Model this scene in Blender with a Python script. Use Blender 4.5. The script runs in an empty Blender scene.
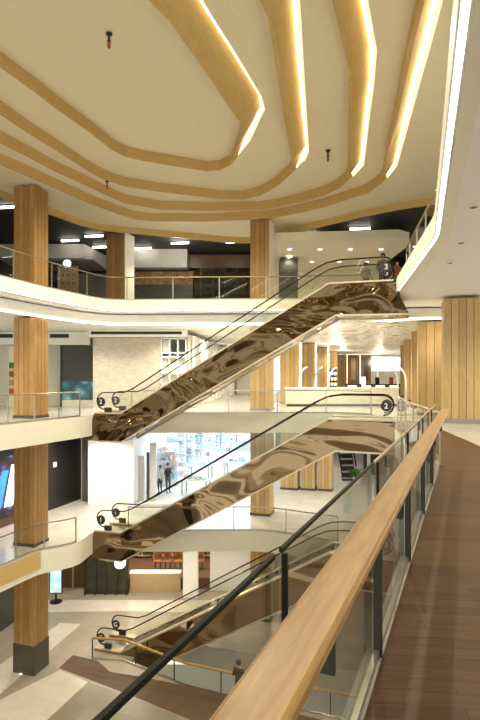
import bpy, bmesh, math, random
from mathutils import Vector, Matrix, geometry
C = bpy.context.scene.collection
random.seed(7)
PI = math.pi
# ------------------------------------------------------------------ camera, world, exposure
cd = bpy.data.cameras.new('camera'); cam = bpy.data.objects.new('camera', cd); C.objects.link(cam)
cam.location = (0, 0, 1.7); cam.rotation_euler = (PI/2, 0, 0)
cd.sensor_fit = 'VERTICAL'; cd.sensor_height = 36; cd.lens = 520/720*36; cd.shift_y = 15/720
cd.clip_start = .05; cd.clip_end = 300
bpy.context.scene.camera = cam
W = bpy.data.worlds.new('world'); bpy.context.scene.world = W; W.use_nodes = True
W.node_tree.nodes['Background'].inputs[0].default_value = (1, .97, .85, 1)
W.node_tree.nodes['Background'].inputs[1].default_value = 1.0
vs = bpy.context.scene.view_settings
bpy.context.scene.display_settings.display_device = 'sRGB'
vs.view_transform = 'Standard'; vs.look = 'None'; vs.gamma = 1; vs.use_curve_mapping = False
vs.exposure = 0.74
FL = 520.0
def P(px, py, Z):
    Y = FL*(1.7-Z)/(py-375); return Vector(((px-240)*Y/FL, Y, Z))
def Q(px, py, Y):
    return Vector(((px-240)*Y/FL, Y, 1.7-(py-375)*Y/FL))

# ------------------------------------------------------------------ materials
MATS = {}
def nt(name):
    m = bpy.data.materials.new(name); m.use_nodes = True; t = m.node_tree
    b = t.nodes['Principled BSDF']; MATS[name] = m; return m, t, b
def N(t, typ, **k):
    n = t.nodes.new(typ)
    for a, v in k.items():
        if a.startswith('i_'): n.inputs[a[2:].replace('_', ' ')].default_value = v
        else: setattr(n, a, v)
    return n
def c4(c): return (c[0], c[1], c[2], 1)
def coords(t, scale=(1, 1, 1), rot=(0, 0, 0), kind='Object'):
    tc = N(t, 'ShaderNodeTexCoord'); mp = N(t, 'ShaderNodeMapping')
    mp.inputs['Scale'].default_value = scale; mp.inputs['Rotation'].default_value = rot
    t.links.new(tc.outputs[kind], mp.inputs[0]); return mp.outputs[0]
def ramp(t, fac, stops):
    r = N(t, 'ShaderNodeValToRGB'); e = r.color_ramp.elements
    while len(e) < len(stops): e.new(.5)
    for i, (p, c) in enumerate(stops): e[i].position = p; e[i].color = c4(c)
    t.links.new(fac, r.inputs[0]); return r.outputs[0]
def plain(name, col, rough=.5, metal=0, var=.06, scale=6, spec=.5):
    m, t, b = nt(name)
    n = N(t, 'ShaderNodeTexNoise', i_Scale=scale, i_Detail=3)
    t.links.new(coords(t), n.inputs['Vector'])
    lo = tuple(max(0, x*(1-var)) for x in col); hi = tuple(min(1, x*(1+var)) for x in col)
    t.links.new(ramp(t, n.outputs[0], [(.3, lo), (.7, hi)]), b.inputs['Base Color'])
    b.inputs['Roughness'].default_value = rough; b.inputs['Metallic'].default_value = metal
    b.inputs['Specular IOR Level'].default_value = spec
    return m
def emit(name, col, s):
    m, t, b = nt(name)
    b.inputs['Base Color'].default_value = c4(col); b.inputs['Emission Color'].default_value = c4(col)
    b.inputs['Emission Strength'].default_value = s; return m
def wood(name, dark, light, scale=(1, 1, 1), rough=.4, island=True, grain=18, isl=.5):
    m, t, b = nt(name)
    v = coords(t, scale)
    n = N(t, 'ShaderNodeTexNoise', i_Scale=grain, i_Detail=5, i_Distortion=.6); t.links.new(v, n.inputs['Vector'])
    c = ramp(t, n.outputs[0], [(.3, dark), (.68, light)])
    if island:
        g = N(t, 'ShaderNodeNewGeometry'); hs = N(t, 'ShaderNodeHueSaturation')
        mr = N(t, 'ShaderNodeMapRange'); mr.inputs[3].default_value = 1-isl*.3; mr.inputs[4].default_value = 1+isl*.25
        t.links.new(g.outputs['Random Per Island'], mr.inputs[0]); t.links.new(mr.outputs[0], hs.inputs['Value'])
        t.links.new(c, hs.inputs['Color']); c = hs.outputs[0]
    t.links.new(c, b.inputs['Base Color']); b.inputs['Roughness'].default_value = rough
    return m
def glass(name, tint=(.86, .92, .88), ior=1.5, refl=1.0):
    m = bpy.data.materials.new(name); m.use_nodes = True; t = m.node_tree; t.nodes.clear(); MATS[name] = m
    o = N(t, 'ShaderNodeOutputMaterial'); mx = N(t, 'ShaderNodeMixShader'); tr = N(t, 'ShaderNodeBsdfTransparent')
    gl = N(t, 'ShaderNodeBsdfGlossy'); gl.inputs['Roughness'].default_value = .02
    fr = N(t, 'ShaderNodeFresnel'); fr.inputs['IOR'].default_value = ior
    mm = N(t, 'ShaderNodeMath', operation='MULTIPLY'); mm.inputs[1].default_value = refl; mm.use_clamp = True
    tr.inputs[0].default_value = c4(tint)
    ge = N(t, 'ShaderNodeNewGeometry'); mr = N(t, 'ShaderNodeMapRange'); mr.inputs[3].default_value = ior; mr.inputs[4].default_value = 1/ior
    t.links.new(ge.outputs['Backfacing'], mr.inputs[0]); t.links.new(mr.outputs[0], fr.inputs['IOR'])
    t.links.new(fr.outputs[0], mm.inputs[0]); t.links.new(mm.outputs[0], mx.inputs[0])
    t.links.new(tr.outputs[0], mx.inputs[1]); t.links.new(gl.outputs[0], mx.inputs[2]); t.links.new(mx.outputs[0], o.inputs[0])
    return m
def tiles(name, c1, c2, mortar, size=.6, rough=.25, ms=.006, rot=0.29, offset=0.0, w=None):
    m, t, b = nt(name)
    v = coords(t, rot=(0, 0, rot))
    br = N(t, 'ShaderNodeTexBrick'); br.offset = offset
    br.inputs['Color1'].default_value = c4(c1); br.inputs['Color2'].default_value = c4(c2)
    br.inputs['Mortar'].default_value = c4(mortar); br.inputs['Scale'].default_value = 1
    br.inputs['Mortar Size'].default_value = ms; br.inputs['Brick Width'].default_value = w or size; br.inputs['Row Height'].default_value = size
    t.links.new(v, br.inputs['Vector'])
    n = N(t, 'ShaderNodeTexNoise', i_Scale=2.2, i_Detail=6); t.links.new(v, n.inputs['Vector'])
    mx = N(t, 'ShaderNodeMix', data_type='RGBA', blend_type='MULTIPLY'); mx.inputs[0].default_value = .35
    t.links.new(br.outputs[0], mx.inputs[6]); t.links.new(ramp(t, n.outputs[0], [(.3, (.7, .68, .65)), (.7, (1, 1, 1))]), mx.inputs[7])
    t.links.new(mx.outputs[2], b.inputs['Base Color']); b.inputs['Roughness'].default_value = rough
    return m
plain('plaster', (.82, .79, .66), .65, var=.02)
plain('plaster_cream', (.88, .80, .60), .75, var=.02)
plain('plaster_white', (.86, .85, .80), .6, var=.02)
plain('ceiling_white', (.84, .84, .82), .55, var=.02)
wood('wood_column', (.34, .18, .055), (.47, .275, .095), (3, 3, .25), .42, grain=8)
wood('wood_pale', (.47, .31, .12), (.58, .41, .185), (3, 3, .25), .45, grain=8)
wood('wood_band', (.56, .38, .135), (.64, .45, .17), (.6, .6, 6), .5, island=False, grain=6)
wood('wood_rail', (.34, .19, .055), (.49, .30, .10), (1, 1, 1), .33, island=False, grain=5)
t = MATS['wood_rail'].node_tree; mp = t.nodes['Mapping']; mp.inputs['Rotation'].default_value = (0, 0, math.atan(.436))
m2_ = N(t, 'ShaderNodeMapping'); m2_.inputs['Scale'].default_value = (9, .7, 9)
nz = t.nodes['Noise Texture']; t.links.new(mp.outputs[0], m2_.inputs[0]); t.links.new(m2_.outputs[0], nz.inputs['Vector'])
# dark plank floor
m, t, b = nt('wood_floor')
v = coords(t, rot=(0, 0, 0.12))
br = N(t, 'ShaderNodeTexBrick'); br.offset = .37; br.inputs['Scale'].default_value = 1
br.inputs['Color1'].default_value = (.088, .042, .016, 1); br.inputs['Color2'].default_value = (.140, .073, .029, 1)
br.inputs['Mortar'].default_value = (.06, .03, .014, 1); br.inputs['Mortar Size'].default_value = .003
br.inputs['Brick Width'].default_value = 1.3; br.inputs['Row Height'].default_value = .12
t.links.new(v, br.inputs['Vector'])
v2 = coords(t, (1.2, 14, 1), (0, 0, .12)); n = N(t, 'ShaderNodeTexNoise', i_Scale=3, i_Detail=6); t.links.new(v2, n.inputs['Vector'])
mx = N(t, 'ShaderNodeMix', data_type='RGBA', blend_type='MULTIPLY'); mx.inputs[0].default_value = .8
t.links.new(br.outputs[0], mx.inputs[6]); t.links.new(ramp(t, n.outputs[0], [(.3, (.55, .5, .45)), (.7, (1.0, 1.0, 1.0))]), mx.inputs[7])
t.links.new(mx.outputs[2], b.inputs['Base Color']); b.inputs['Roughness'].default_value = .48; b.inputs['Specular IOR Level'].default_value = .25
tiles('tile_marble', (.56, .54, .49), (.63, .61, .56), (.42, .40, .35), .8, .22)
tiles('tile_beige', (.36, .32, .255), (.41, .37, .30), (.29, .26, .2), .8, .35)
tiles('tile_cream', (.66, .62, .54), (.70, .66, .58), (.52, .49, .42), .8, .3)
tiles('tile_grey', (.26, .23, .18), (.30, .27, .21), (.2, .18, .14), .8, .35)
tiles('tile_brown', (.10, .052, .028), (.13, .07, .038), (.09, .045, .02), .12, .6, .004, w=1.2, offset=.4)
tiles('stone_wall_finish', (.58, .54, .46), (.47, .43, .36), (.60, .57, .5), .07, .7, .003, rot=0, w=.16, offset=.5)
MATS['stone_wall_finish'].node_tree.nodes['Mapping'].inputs['Rotation'].default_value = (PI/2, 0, 0)
tiles('brick_warm', (.20, .10, .035), (.42, .24, .10), (.07, .04, .02), .1, .7, .006, rot=0, w=.16, offset=.5)
MATS['brick_warm'].node_tree.nodes['Mapping'].inputs['Rotation'].default_value = (PI/2, 0, 0)
plain('dark_metal', (.05, .045, .04), .35, .6)
plain('black', (.012, .011, .010), .4)
plain('rubber_black', (.012, .011, .010), .6, spec=.15)
plain('steel', (.50, .46, .38), .3, .9)
plain('bronze_rail', (.30, .24, .15), .35, .8)
plain('graphite', (.05, .047, .04), .35)
plain('grey_paint', (.30, .29, .27), .6)
plain('grey_light', (.52, .51, .48), .6)
plain('charcoal_plinth', (.075, .065, .05), .4)
plain('dark_brown_panel', (.10, .055, .025), .3)
plain('white_gloss', (.78, .80, .81), .25, var=.01)
plain('tan_board', (.45, .32, .16), .6)
plain('champagne', (.62, .53, .38), .35, .7)
plain('red', (.55, .06, .02), .4)
plain('skin', (.52, .30, .19), .6)
plain('hair', (.012, .009, .007), .5)
plain('leaf', (.08, .20, .04), .6, var=.4)
plain('terracotta', (.30, .12, .05), .7)
emit('led', (1, .90, .68), 5.0)
emit('led_strong', (1, .95, .82), 2.2)
emit('led_slot', (1, .84, .50), 6)
emit('led_soft', (1, .84, .52), 1.5)
emit('rim_glow', (1, .88, .62), .5)  # cream lip of the slot; the light on it is put into emission
emit('tube_light', (1, .93, .78), 9.0)
emit('lamp_white', (1, .95, .85), 6.0)
emit('shelf_light', (1, .80, .50), 1.1)
emit('clock_face', (.8, .92, 1), .8)
emit('cool_fill', (.78, .88, 1), 1.4)
glass('glass_panel', (.955, .965, .94), 1.45)
glass('glass_near', (.93, .955, .92), 1.5, 1.0)
glass('shop_glass', (.75, .78, .76), 1.5, 1.0)
# gold-bronze mirror with a gently buckled surface; the dark copy paints in dark reflections
for nm_, cl_, sc_, dt_, ds_ in (('bronze_mirror', (.27, .19, .11), .42, .6, .42), ('bronze_mirror_dark_reflection', (.15, .105, .06), .5, 2.0, .5)):
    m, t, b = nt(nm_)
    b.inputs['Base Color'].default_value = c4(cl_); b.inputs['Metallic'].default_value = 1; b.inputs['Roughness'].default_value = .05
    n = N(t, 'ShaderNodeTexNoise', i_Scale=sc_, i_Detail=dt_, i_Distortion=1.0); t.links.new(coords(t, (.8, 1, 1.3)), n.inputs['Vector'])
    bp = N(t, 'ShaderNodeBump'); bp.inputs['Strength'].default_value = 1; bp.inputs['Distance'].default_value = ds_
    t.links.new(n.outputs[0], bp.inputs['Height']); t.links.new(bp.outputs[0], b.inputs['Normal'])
# dark slatted ceiling: fine battens
m, t, b = nt('dark_ceiling')
wv = N(t, 'ShaderNodeTexWave', bands_direction='Y'); wv.inputs['Scale'].default_value = 1.3
t.links.new(coords(t, rot=(0, 0, .3)), wv.inputs['Vector'])
t.links.new(ramp(t, wv.outputs[0], [(.45, (.006, .006, .006)), (.6, (.045, .042, .038))]), b.inputs['Base Color']); b.inputs['Roughness'].default_value = .7
# polished ceiling over the far mall, its reflections painted as noise
m, t, b = nt('ceiling_painted_reflections')
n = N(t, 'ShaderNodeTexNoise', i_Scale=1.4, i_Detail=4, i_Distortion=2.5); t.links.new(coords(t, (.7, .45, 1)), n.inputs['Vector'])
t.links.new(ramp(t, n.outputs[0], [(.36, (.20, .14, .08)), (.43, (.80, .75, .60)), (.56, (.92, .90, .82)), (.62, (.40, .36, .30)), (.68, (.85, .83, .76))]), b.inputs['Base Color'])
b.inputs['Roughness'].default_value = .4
# bright graphic screens
def screen(name, stops, s, scale=2.0):
    m, t, b = nt(name)
    n = N(t, 'ShaderNodeTexVoronoi', i_Scale=scale); t.links.new(coords(t), n.inputs['Vector'])
    c = ramp(t, n.outputs['Distance'], stops); b.inputs['Base Color'].default_value = (0, 0, 0, 1)
    t.links.new(c, b.inputs['Emission Color']); b.inputs['Emission Strength'].default_value = s
screen('screen_blue', [(.05, (.45, .5, .6)), (.2, (.05, .09, .3)), (.35, (.06, .015, .02)), (.6, (.006, .007, .014))], 1.0, 1.6)
emit('screen_white', (.8, .92, 1), 1.2)
emit('screen_deep_blue', (.02, .16, .75), 1.2)
for nm_, cl_ in (('pastel_blue', (.45, .62, .75)), ('pastel_pink', (.78, .60, .58)), ('pastel_cream', (.8, .76, .62)), ('pastel_grey', (.5, .55, .6)), ('pastel_teal', (.4, .68, .66))): plain(nm_, cl_, .5)
screen('screen_pale', [(.1, (.3, .4, .9)), (.3, (.8, .85, 1)), (.6, (1, 1, 1))], 1.0, 1.3)
screen('screen_teal', [(.1, (.9, .5, .3)), (.35, (.35, .75, .7)), (.7, (.75, .95, .9))], .8, 2.0)
screen('window_teal', [(.1, (.3, .4, .4)), (.4, (.05, .16, .17)), (.7, (.02, .06, .06))], .7, 2.0)

# ------------------------------------------------------------------ mesh helpers
def link(name, bm, mat, parent=None, smooth=False, bevel=0):
    me = bpy.data.meshes.new(name)
    bmesh.ops.recalc_face_normals(bm, faces=bm.faces); bm.to_mesh(me); bm.free()
    for mm in (mat if isinstance(mat, (list, tuple)) else [mat]): me.materials.append(MATS[mm])
    if smooth:
        for p in me.polygons: p.use_smooth = True
    o = bpy.data.objects.new(name, me); C.objects.link(o)
    if parent: o.parent = parent
    if bevel:
        md = o.modifiers.new('bevel', 'BEVEL'); md.width = bevel; md.segments = 2; md.limit_method = 'ANGLE'
    return o
def box(bm, x0, x1, y0, y1, z0, z1, M=None):
    vs_ = [bm.verts.new(v) for v in [(x0,y0,z0),(x1,y0,z0),(x1,y1,z0),(x0,y1,z0),(x0,y0,z1),(x1,y0,z1),(x1,y1,z1),(x0,y1,z1)]]
    for f in [(0,3,2,1),(4,5,6,7),(0,1,5,4),(1,2,6,5),(2,3,7,6),(3,0,4,7)]: bm.faces.new([vs_[i] for i in f])
    if M is not None:
        for v in vs_: v.co = M @ v.co
    return bm
def BM(): return bmesh.new()
def bx(*a, **k): return box(BM(), *a, **k)
def prism(bm, pts, z0, z1):
    """vertical prism over a simple plan polygon"""
    pts = [Vector((p[0], p[1])) for p in pts]
    tris = geometry.tessellate_polygon([[Vector((p.x, p.y, 0)) for p in pts]])
    a = [bm.verts.new((p.x, p.y, z0)) for p in pts]; b_ = [bm.verts.new((p.x, p.y, z1)) for p in pts]
    for t_ in tris:
        bm.faces.new([a[i] for i in t_]); bm.faces.new([b_[i] for i in reversed(t_)])
    for i in range(len(pts)):
        j = (i+1) % len(pts); bm.faces.new([a[i], a[j], b_[j], b_[i]])
    return bm
def slab_hole(bm, outer, inner, z0, z1):
    o3 = [Vector((p[0], p[1], 0)) for p in outer]; i3 = [Vector((p[0], p[1], 0)) for p in inner]
    tris = geometry.tessellate_polygon([o3, i3]); allp = o3+i3
    a = [bm.verts.new((p.x, p.y, z0)) for p in allp]; b_ = [bm.verts.new((p.x, p.y, z1)) for p in allp]
    for t_ in tris:
        bm.faces.new([a[i] for i in t_]); bm.faces.new([b_[i] for i in reversed(t_)])
    n = len(o3)
    for (s, e) in ((0, n), (n, len(allp))):
        for i in range(s, e):
            j = i+1 if i+1 < e else s
            bm.faces.new([a[i], a[j], b_[j], b_[i]])
    return bm
def extr(bm, poly, vec):
    """extrude a 3D planar polygon by vec"""
    poly = [Vector(p) for p in poly]; vec = Vector(vec)
    tris = geometry.tessellate_polygon([poly])
    a = [bm.verts.new(p) for p in poly]; b_ = [bm.verts.new(p+vec) for p in poly]
    for t_ in tris:
        bm.faces.new([a[i] for i in t_]); bm.faces.new([b_[i] for i in reversed(t_)])
    for i in range(len(poly)):
        j = (i+1) % len(poly); bm.faces.new([a[i], a[j], b_[j], b_[i]])
    return bm
def tube(bm, pts, r, seg=8, closed=False, flat=1.0):
    pts = [Vector(p) for p in pts]; rings = []
    n = len(pts)
    for i, p in enumerate(pts):
        d = (pts[min(i+1, n-1)]-pts[max(i-1, 0)]).normalized()
        up = Vector((0, 0, 1)) if abs(d.z) < .95 else Vector((0, 1, 0))
        s = d.cross(up).normalized(); u = s.cross(d).normalized()
        rings.append([bm.verts.new(p+s*r*math.cos(2*PI*k/seg)+u*r*flat*math.sin(2*PI*k/seg)) for k in range(seg)])
    for i in range(n-1):
        for k in range(seg):
            bm.faces.new([rings[i][k], rings[i][(k+1) % seg], rings[i+1][(k+1) % seg], rings[i+1][k]])
    bm.faces.new(rings[0]); bm.faces.new(list(reversed(rings[-1])))
    return bm
def lathe(bm, prof, cx=0, cy=0, seg=20):
    rings = [[bm.verts.new((cx+r*math.cos(2*PI*k/seg), cy+r*math.sin(2*PI*k/seg), z)) for k in range(seg)] for r, z in prof]
    for i in range(len(prof)-1):
        for k in range(seg):
            bm.faces.new([rings[i][k], rings[i][(k+1) % seg], rings[i+1][(k+1) % seg], rings[i+1][k]])
    bm.faces.new(rings[0]); bm.faces.new(rings[-1]); return bm
def offset(line, d):
    """offset a plan polyline to its right-hand side"""
    L = [Vector((p[0], p[1])) for p in line]; out = []
    for i, p in enumerate(L):
        n1 = (p-L[i-1]).normalized() if i > 0 else None
        n2 = (L[i+1]-p).normalized() if i < len(L)-1 else None
        if n1 is None: n1 = n2
        if n2 is None: n2 = n1
        a = Vector((n1.y, -n1.x)); b_ = Vector((n2.y, -n2.x)); s = (a+b_).normalized()
        out.append(p+s*d/max(.4, s.dot(a)))
    return out
def sweep(bm, line, prof, closed=False):
    """faces between offset copies of a plan line; prof = [(offset, z), ...]"""
    rows = [[bm.verts.new((q.x, q.y, z)) for q in offset(line, d)] for d, z in prof]
    for a, b_ in zip(rows, rows[1:]):
        for i in range(len(line)-1): bm.faces.new([a[i], a[i+1], b_[i+1], b_[i]])
    return bm
def smooth_line(pts, n=4, closed=False):
    """Catmull-Rom through plan or space points"""
    V = [Vector(p) for p in pts]; out = []; m_ = len(V)
    rng = range(m_) if closed else range(m_-1)
    for i in rng:
        if closed: p0, p1, p2, p3 = V[i-1], V[i], V[(i+1) % m_], V[(i+2) % m_]
        else: p0, p1, p2, p3 = V[max(i-1, 0)], V[i], V[i+1], V[min(i+2, m_-1)]
        for k in range(n):
            s = k/n
            out.append(.5*((2*p1)+(p2-p0)*s+(2*p0-5*p1+4*p2-p3)*s*s+(3*p1-p0-3*p2+p3)*s**3))
    if not closed: out.append(V[-1])
    return out
def round_corners(pts, r=.5, n=4):
    V = [Vector((p[0], p[1])) for p in pts]; out = [V[0]]
    for i in range(1, len(V)-1):
        a = V[i-1]-V[i]; b_ = V[i+1]-V[i]; ra = min(r, a.length*.45); rb = min(r, b_.length*.45)
        A = V[i]+a.normalized()*ra; B = V[i]+b_.normalized()*rb
        for k in range(n+1):
            s = k/n; out.append(A*(1-s)**2+V[i]*2*s*(1-s)+B*s*s)
    out.append(V[-1]); return out
def thing(name, label, cat, loc=(0, 0, 0), rz=0, group=None):
    o = bpy.data.objects.new(name, None); C.objects.link(o); o.location = loc; o.rotation_euler = (0, 0, rz)
    o['label'] = label; o['category'] = cat; o['kind'] = 'thing'
    if group: o['group'] = group
    return o
def tag(o, label, cat, group=None, kind='thing'):
    o['label'] = label; o['category'] = cat; o['kind'] = kind
    if group: o['group'] = group
    return o
def struct(name, bm, mat, parent=None, **k):
    o = link(name, bm, mat, parent, **k)
    if not parent: o['kind'] = 'structure'
    return o
def dup(root, loc=None, rz=None, label=None, group=None):
    r = root.copy(); C.objects.link(r)
    if loc is not None: r.location = loc
    if rz is not None: r.rotation_euler = (0, 0, rz)
    if label: r['label'] = label
    if group: r['group'] = group
    for ch in list(root.children):
        c = ch.copy(); C.objects.link(c); c.parent = r
        for g in ch.children:
            d = g.copy(); C.objects.link(d); d.parent = c
    return r
def text(s, size, parent, loc, rot, mat, extrude=.004, name='lettering'):
    cu = bpy.data.curves.new(name, 'FONT'); cu.body = s; cu.size = size; cu.extrude = extrude
    cu.align_x = 'CENTER'; cu.align_y = 'CENTER'; cu.offset = size*.012
    cu.materials.append(MATS[mat]); o = bpy.data.objects.new(name, cu); C.objects.link(o)
    me = bpy.data.meshes.new_from_object(o); bpy.data.objects.remove(o); me.name = name
    o = bpy.data.objects.new(name, me); C.objects.link(o)
    o.parent = parent; o.location = loc; o.rotation_euler = rot; return o

D = Vector((.957, -.29)); D.normalize(); Pp = Vector((-D.y, D.x))       # building grid
GR = math.atan2(D.y, D.x)
L3, L2, L1, G0, B1 = 5.0, 0.0, -5.0, -10.0, -15.0

# ------------------------------------------------------------------ slabs round the void
def U(u, v=0): q = Vector((-6.2, 22.1))+D*u+Pp*v; return (q.x, q.y)
E2 = [(-3.16, -6), (-.545, 0), (3.6, 9.5)] + [(4.2, 13.2), (5.05, 17.0), U(12.3, -.05), U(12.3, 1.55), (5.6, 22.2), (4.4, 23.3), (-4.9, 23.3), U(-.1, 1.5), U(-.1, 0), (-6.5, 21.4), (-8.17, 17.7), (-10, 14), (-10.6, 4), (-9.5, -6)]
E3 = [(-1.8, -6), (.28, 0), (1.88, 4.58), (4.0, 10.7), (5.3, 17.6), U(12.3, -.05), U(12.3, 1.55), (5.2, 22.3), (2.6, 22.6), (-5.6, 22.9), (-6.1, 22.3), (-7.2, 19.7), (-7.96, 17.2), (-9.6, 13), (-10.2, 4), (-9.5, -6)]
E1 = [(-3.3, -6), (-.7, 0), (3.4, 9.5), (4.3, 14), (5.1, 17.5), U(12.3, -.05), U(12.3, 1.55), U(10.3, 1.55), (2.1, 21.9), (.95, 22.4), (-4.9, 22.35), U(-.1, 1.5), U(-.1, 0), (-6.45, 20.75), (-7.1, 20.15), (-7.65, 19.9), (-8.45, 18.0), (-10.2, 14), (-10.8, 4), (-9.8, -6)]
def slab(name, E, z, h, far=62):
    E = round_corners(E, .45, 4)
    Eb = [Vector(p) for p in E]
    core = offset(E, .3); outer = [(-9.5, -6.2), (-26, -6.2), (-26, far), (26, far), (26, -6.2)]
    s = struct(name, prism(BM(), [(p.x, p.y) for p in core]+outer, z-h-.05, z-.02), 'ceiling_white')
    top = [(p.x, p.y) for p in Eb]+outer
    fb = sweep(BM(), E, [(0, z-.02), (0, z-h)]); sweep(fb, E, [(.12, z-h-.01), (.3, z-h-.05)])
    struct('trim_1', fb, 'plaster')
    return E, top
e3, top3 = slab('floor_upper', E3, L3, .45)
e2, top2 = slab('floor_gallery', E2, L2, .88)
e1, top1 = slab('floor_lower', E1, L1, .9)
def finish(name, poly, z, mat, t_=.02):
    return struct(name, prism(BM(), poly, z-t_, z), mat)
finish('floor_finish_upper', top3, L3, 'tile_marble')
finish('floor_finish_gallery', top2, L2, 'tile_marble')
finish('floor_finish_lower', top1, L1, 'tile_marble')
# dark plank floor beside the handrail
wl = [(-3.1, -5.9), (-.5, 0.02), (3.62, 9.45), (4.22, 13.1), (4.9, 16.2), (6.3, 16.4), (5.7, 12.3), (4.3, 2.6), (3.1, -5.9)]
struct('floor_planks', prism(BM(), wl, .0, .006), 'wood_floor')
# LED coves in the slab edges
def cut(E, a, b_):
    """part of a rounded edge line between the points nearest to two plan points"""
    ia = min(range(len(E)), key=lambda i: (E[i]-Vector(a)).length); ib = min(range(len(E)), key=lambda i: (E[i]-Vector(b_)).length)
    return E[min(ia, ib):max(ia, ib)+1]
def cove(E, prof, label, mat='led'):
    o = link('cove_light', sweep(BM(), E, prof), mat)
    tag(o, label, 'cove light'); return o
cove(cut(e3, (-1.8, -6), (5.3, 17.6)), [(.02, L3-.452), (.09, L3-.458)], 'bright angled strip light under the edge of the white slab overhead on the near side', 'led_strong')
cove(cut(e3, (5.2, 22.3), (-9.5, -6)), [(0, L3-.45), (.12, L3-.46)], 'warm strip light under the edge of the topmost balcony across the void')
cove(cut(e2, (4.4, 23.3), (-4.9, 23.3)), [(.06, L2-.88), (.12, L2-.89)], 'warm strip light under the straight far edge of the middle balcony', 'led_soft')
cove(cut(e2, (-6.5, 21.4), (-9.5, -6)), [(.06, L2-.88), (.12, L2-.89)], 'warm strip light under the middle balcony with the dark shop front', 'led_soft')
cove(cut(e1, (-7.1, 20.15), (-9.8, -6)), [(.08, L1-.9), (.12, L1-.91)], 'warm strip light under the curved bulge of the lowest balcony', 'led_soft')
# lower ceiling band beyond the void, under the top slab
far3 = [(9, 20.3), (6.5, 20.6), (5.2, 22.3), (2.6, 22.6), (-5.6, 22.9), (-6.1, 22.3), (-7.2, 19.7), (-7.96, 17.2), (-9.6, 13), (-10.2, 4)]
fl = offset(round_corners(far3, .5, 4), .9)
struct('ceiling_gallery', prism(BM(), [(26, 21.2)]+[(p.x, p.y) for p in fl]+[(-26, 4), (-26, 61), (26, 61)], 4.0, 4.45), 'ceiling_white')
o = link('cove_light', sweep(BM(), fl, [(-.01, 4.05), (-.01, 4.0), (.08, 3.985)]), 'led'); tag(o, 'second strip light set back under the topmost balcony, along the lower ceiling', 'cove light')
# ceiling beyond, with painted reflections
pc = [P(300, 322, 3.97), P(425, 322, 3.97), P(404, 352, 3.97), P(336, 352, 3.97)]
struct('ceiling_painted_reflections', prism(BM(), [(p.x, p.y) for p in pc], 3.96, 4.0), 'ceiling_painted_reflections')

# ------------------------------------------------------------------ ground floor and basement
hole = [U(1.9, -.25), (-2.1, 19.7), (0, 18.9), (5, 17.3), (6.2, 20.0), U(1.9, 1.75)]
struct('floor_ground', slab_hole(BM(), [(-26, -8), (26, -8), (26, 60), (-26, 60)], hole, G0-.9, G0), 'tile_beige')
struct('floor_basement', bx(-12, 12, 10, 30, B1-.2, B1), 'white_gloss')
def patch(px, mat, z=G0, t_=.004, name='floor_inlay'):
    struct(name, prism(BM(), [(p.x, p.y) for p in (P(x, y, z) for x, y in px)], z, z+t_), mat)
patch([(60, 623), (81, 624), (30, 668), (-20, 712), (-60, 706)], 'tile_cream')
patch([(60, 670), (88, 682), (45, 722), (-20, 760), (-60, 730)], 'tile_cream')
patch([(88, 682), (145, 702), (110, 740), (45, 722)], 'tile_grey')
patch([(-20, 600), (50, 600), (290, 600), (290, 614), (120, 611), (50, 612), (-20, 618)], 'tile_cream')
patch([(59, 668), (73, 655), (98, 661), (110, 672), (143, 677), (184, 685.5), (240, 699), (330, 722), (330, 790), (195, 722), (145, 701)], 'tile_brown')
patch([(145, 702), (195, 723), (330, 790), (110, 800), (60, 760), (110, 738)], 'tile_grey', t_=.003)

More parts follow.
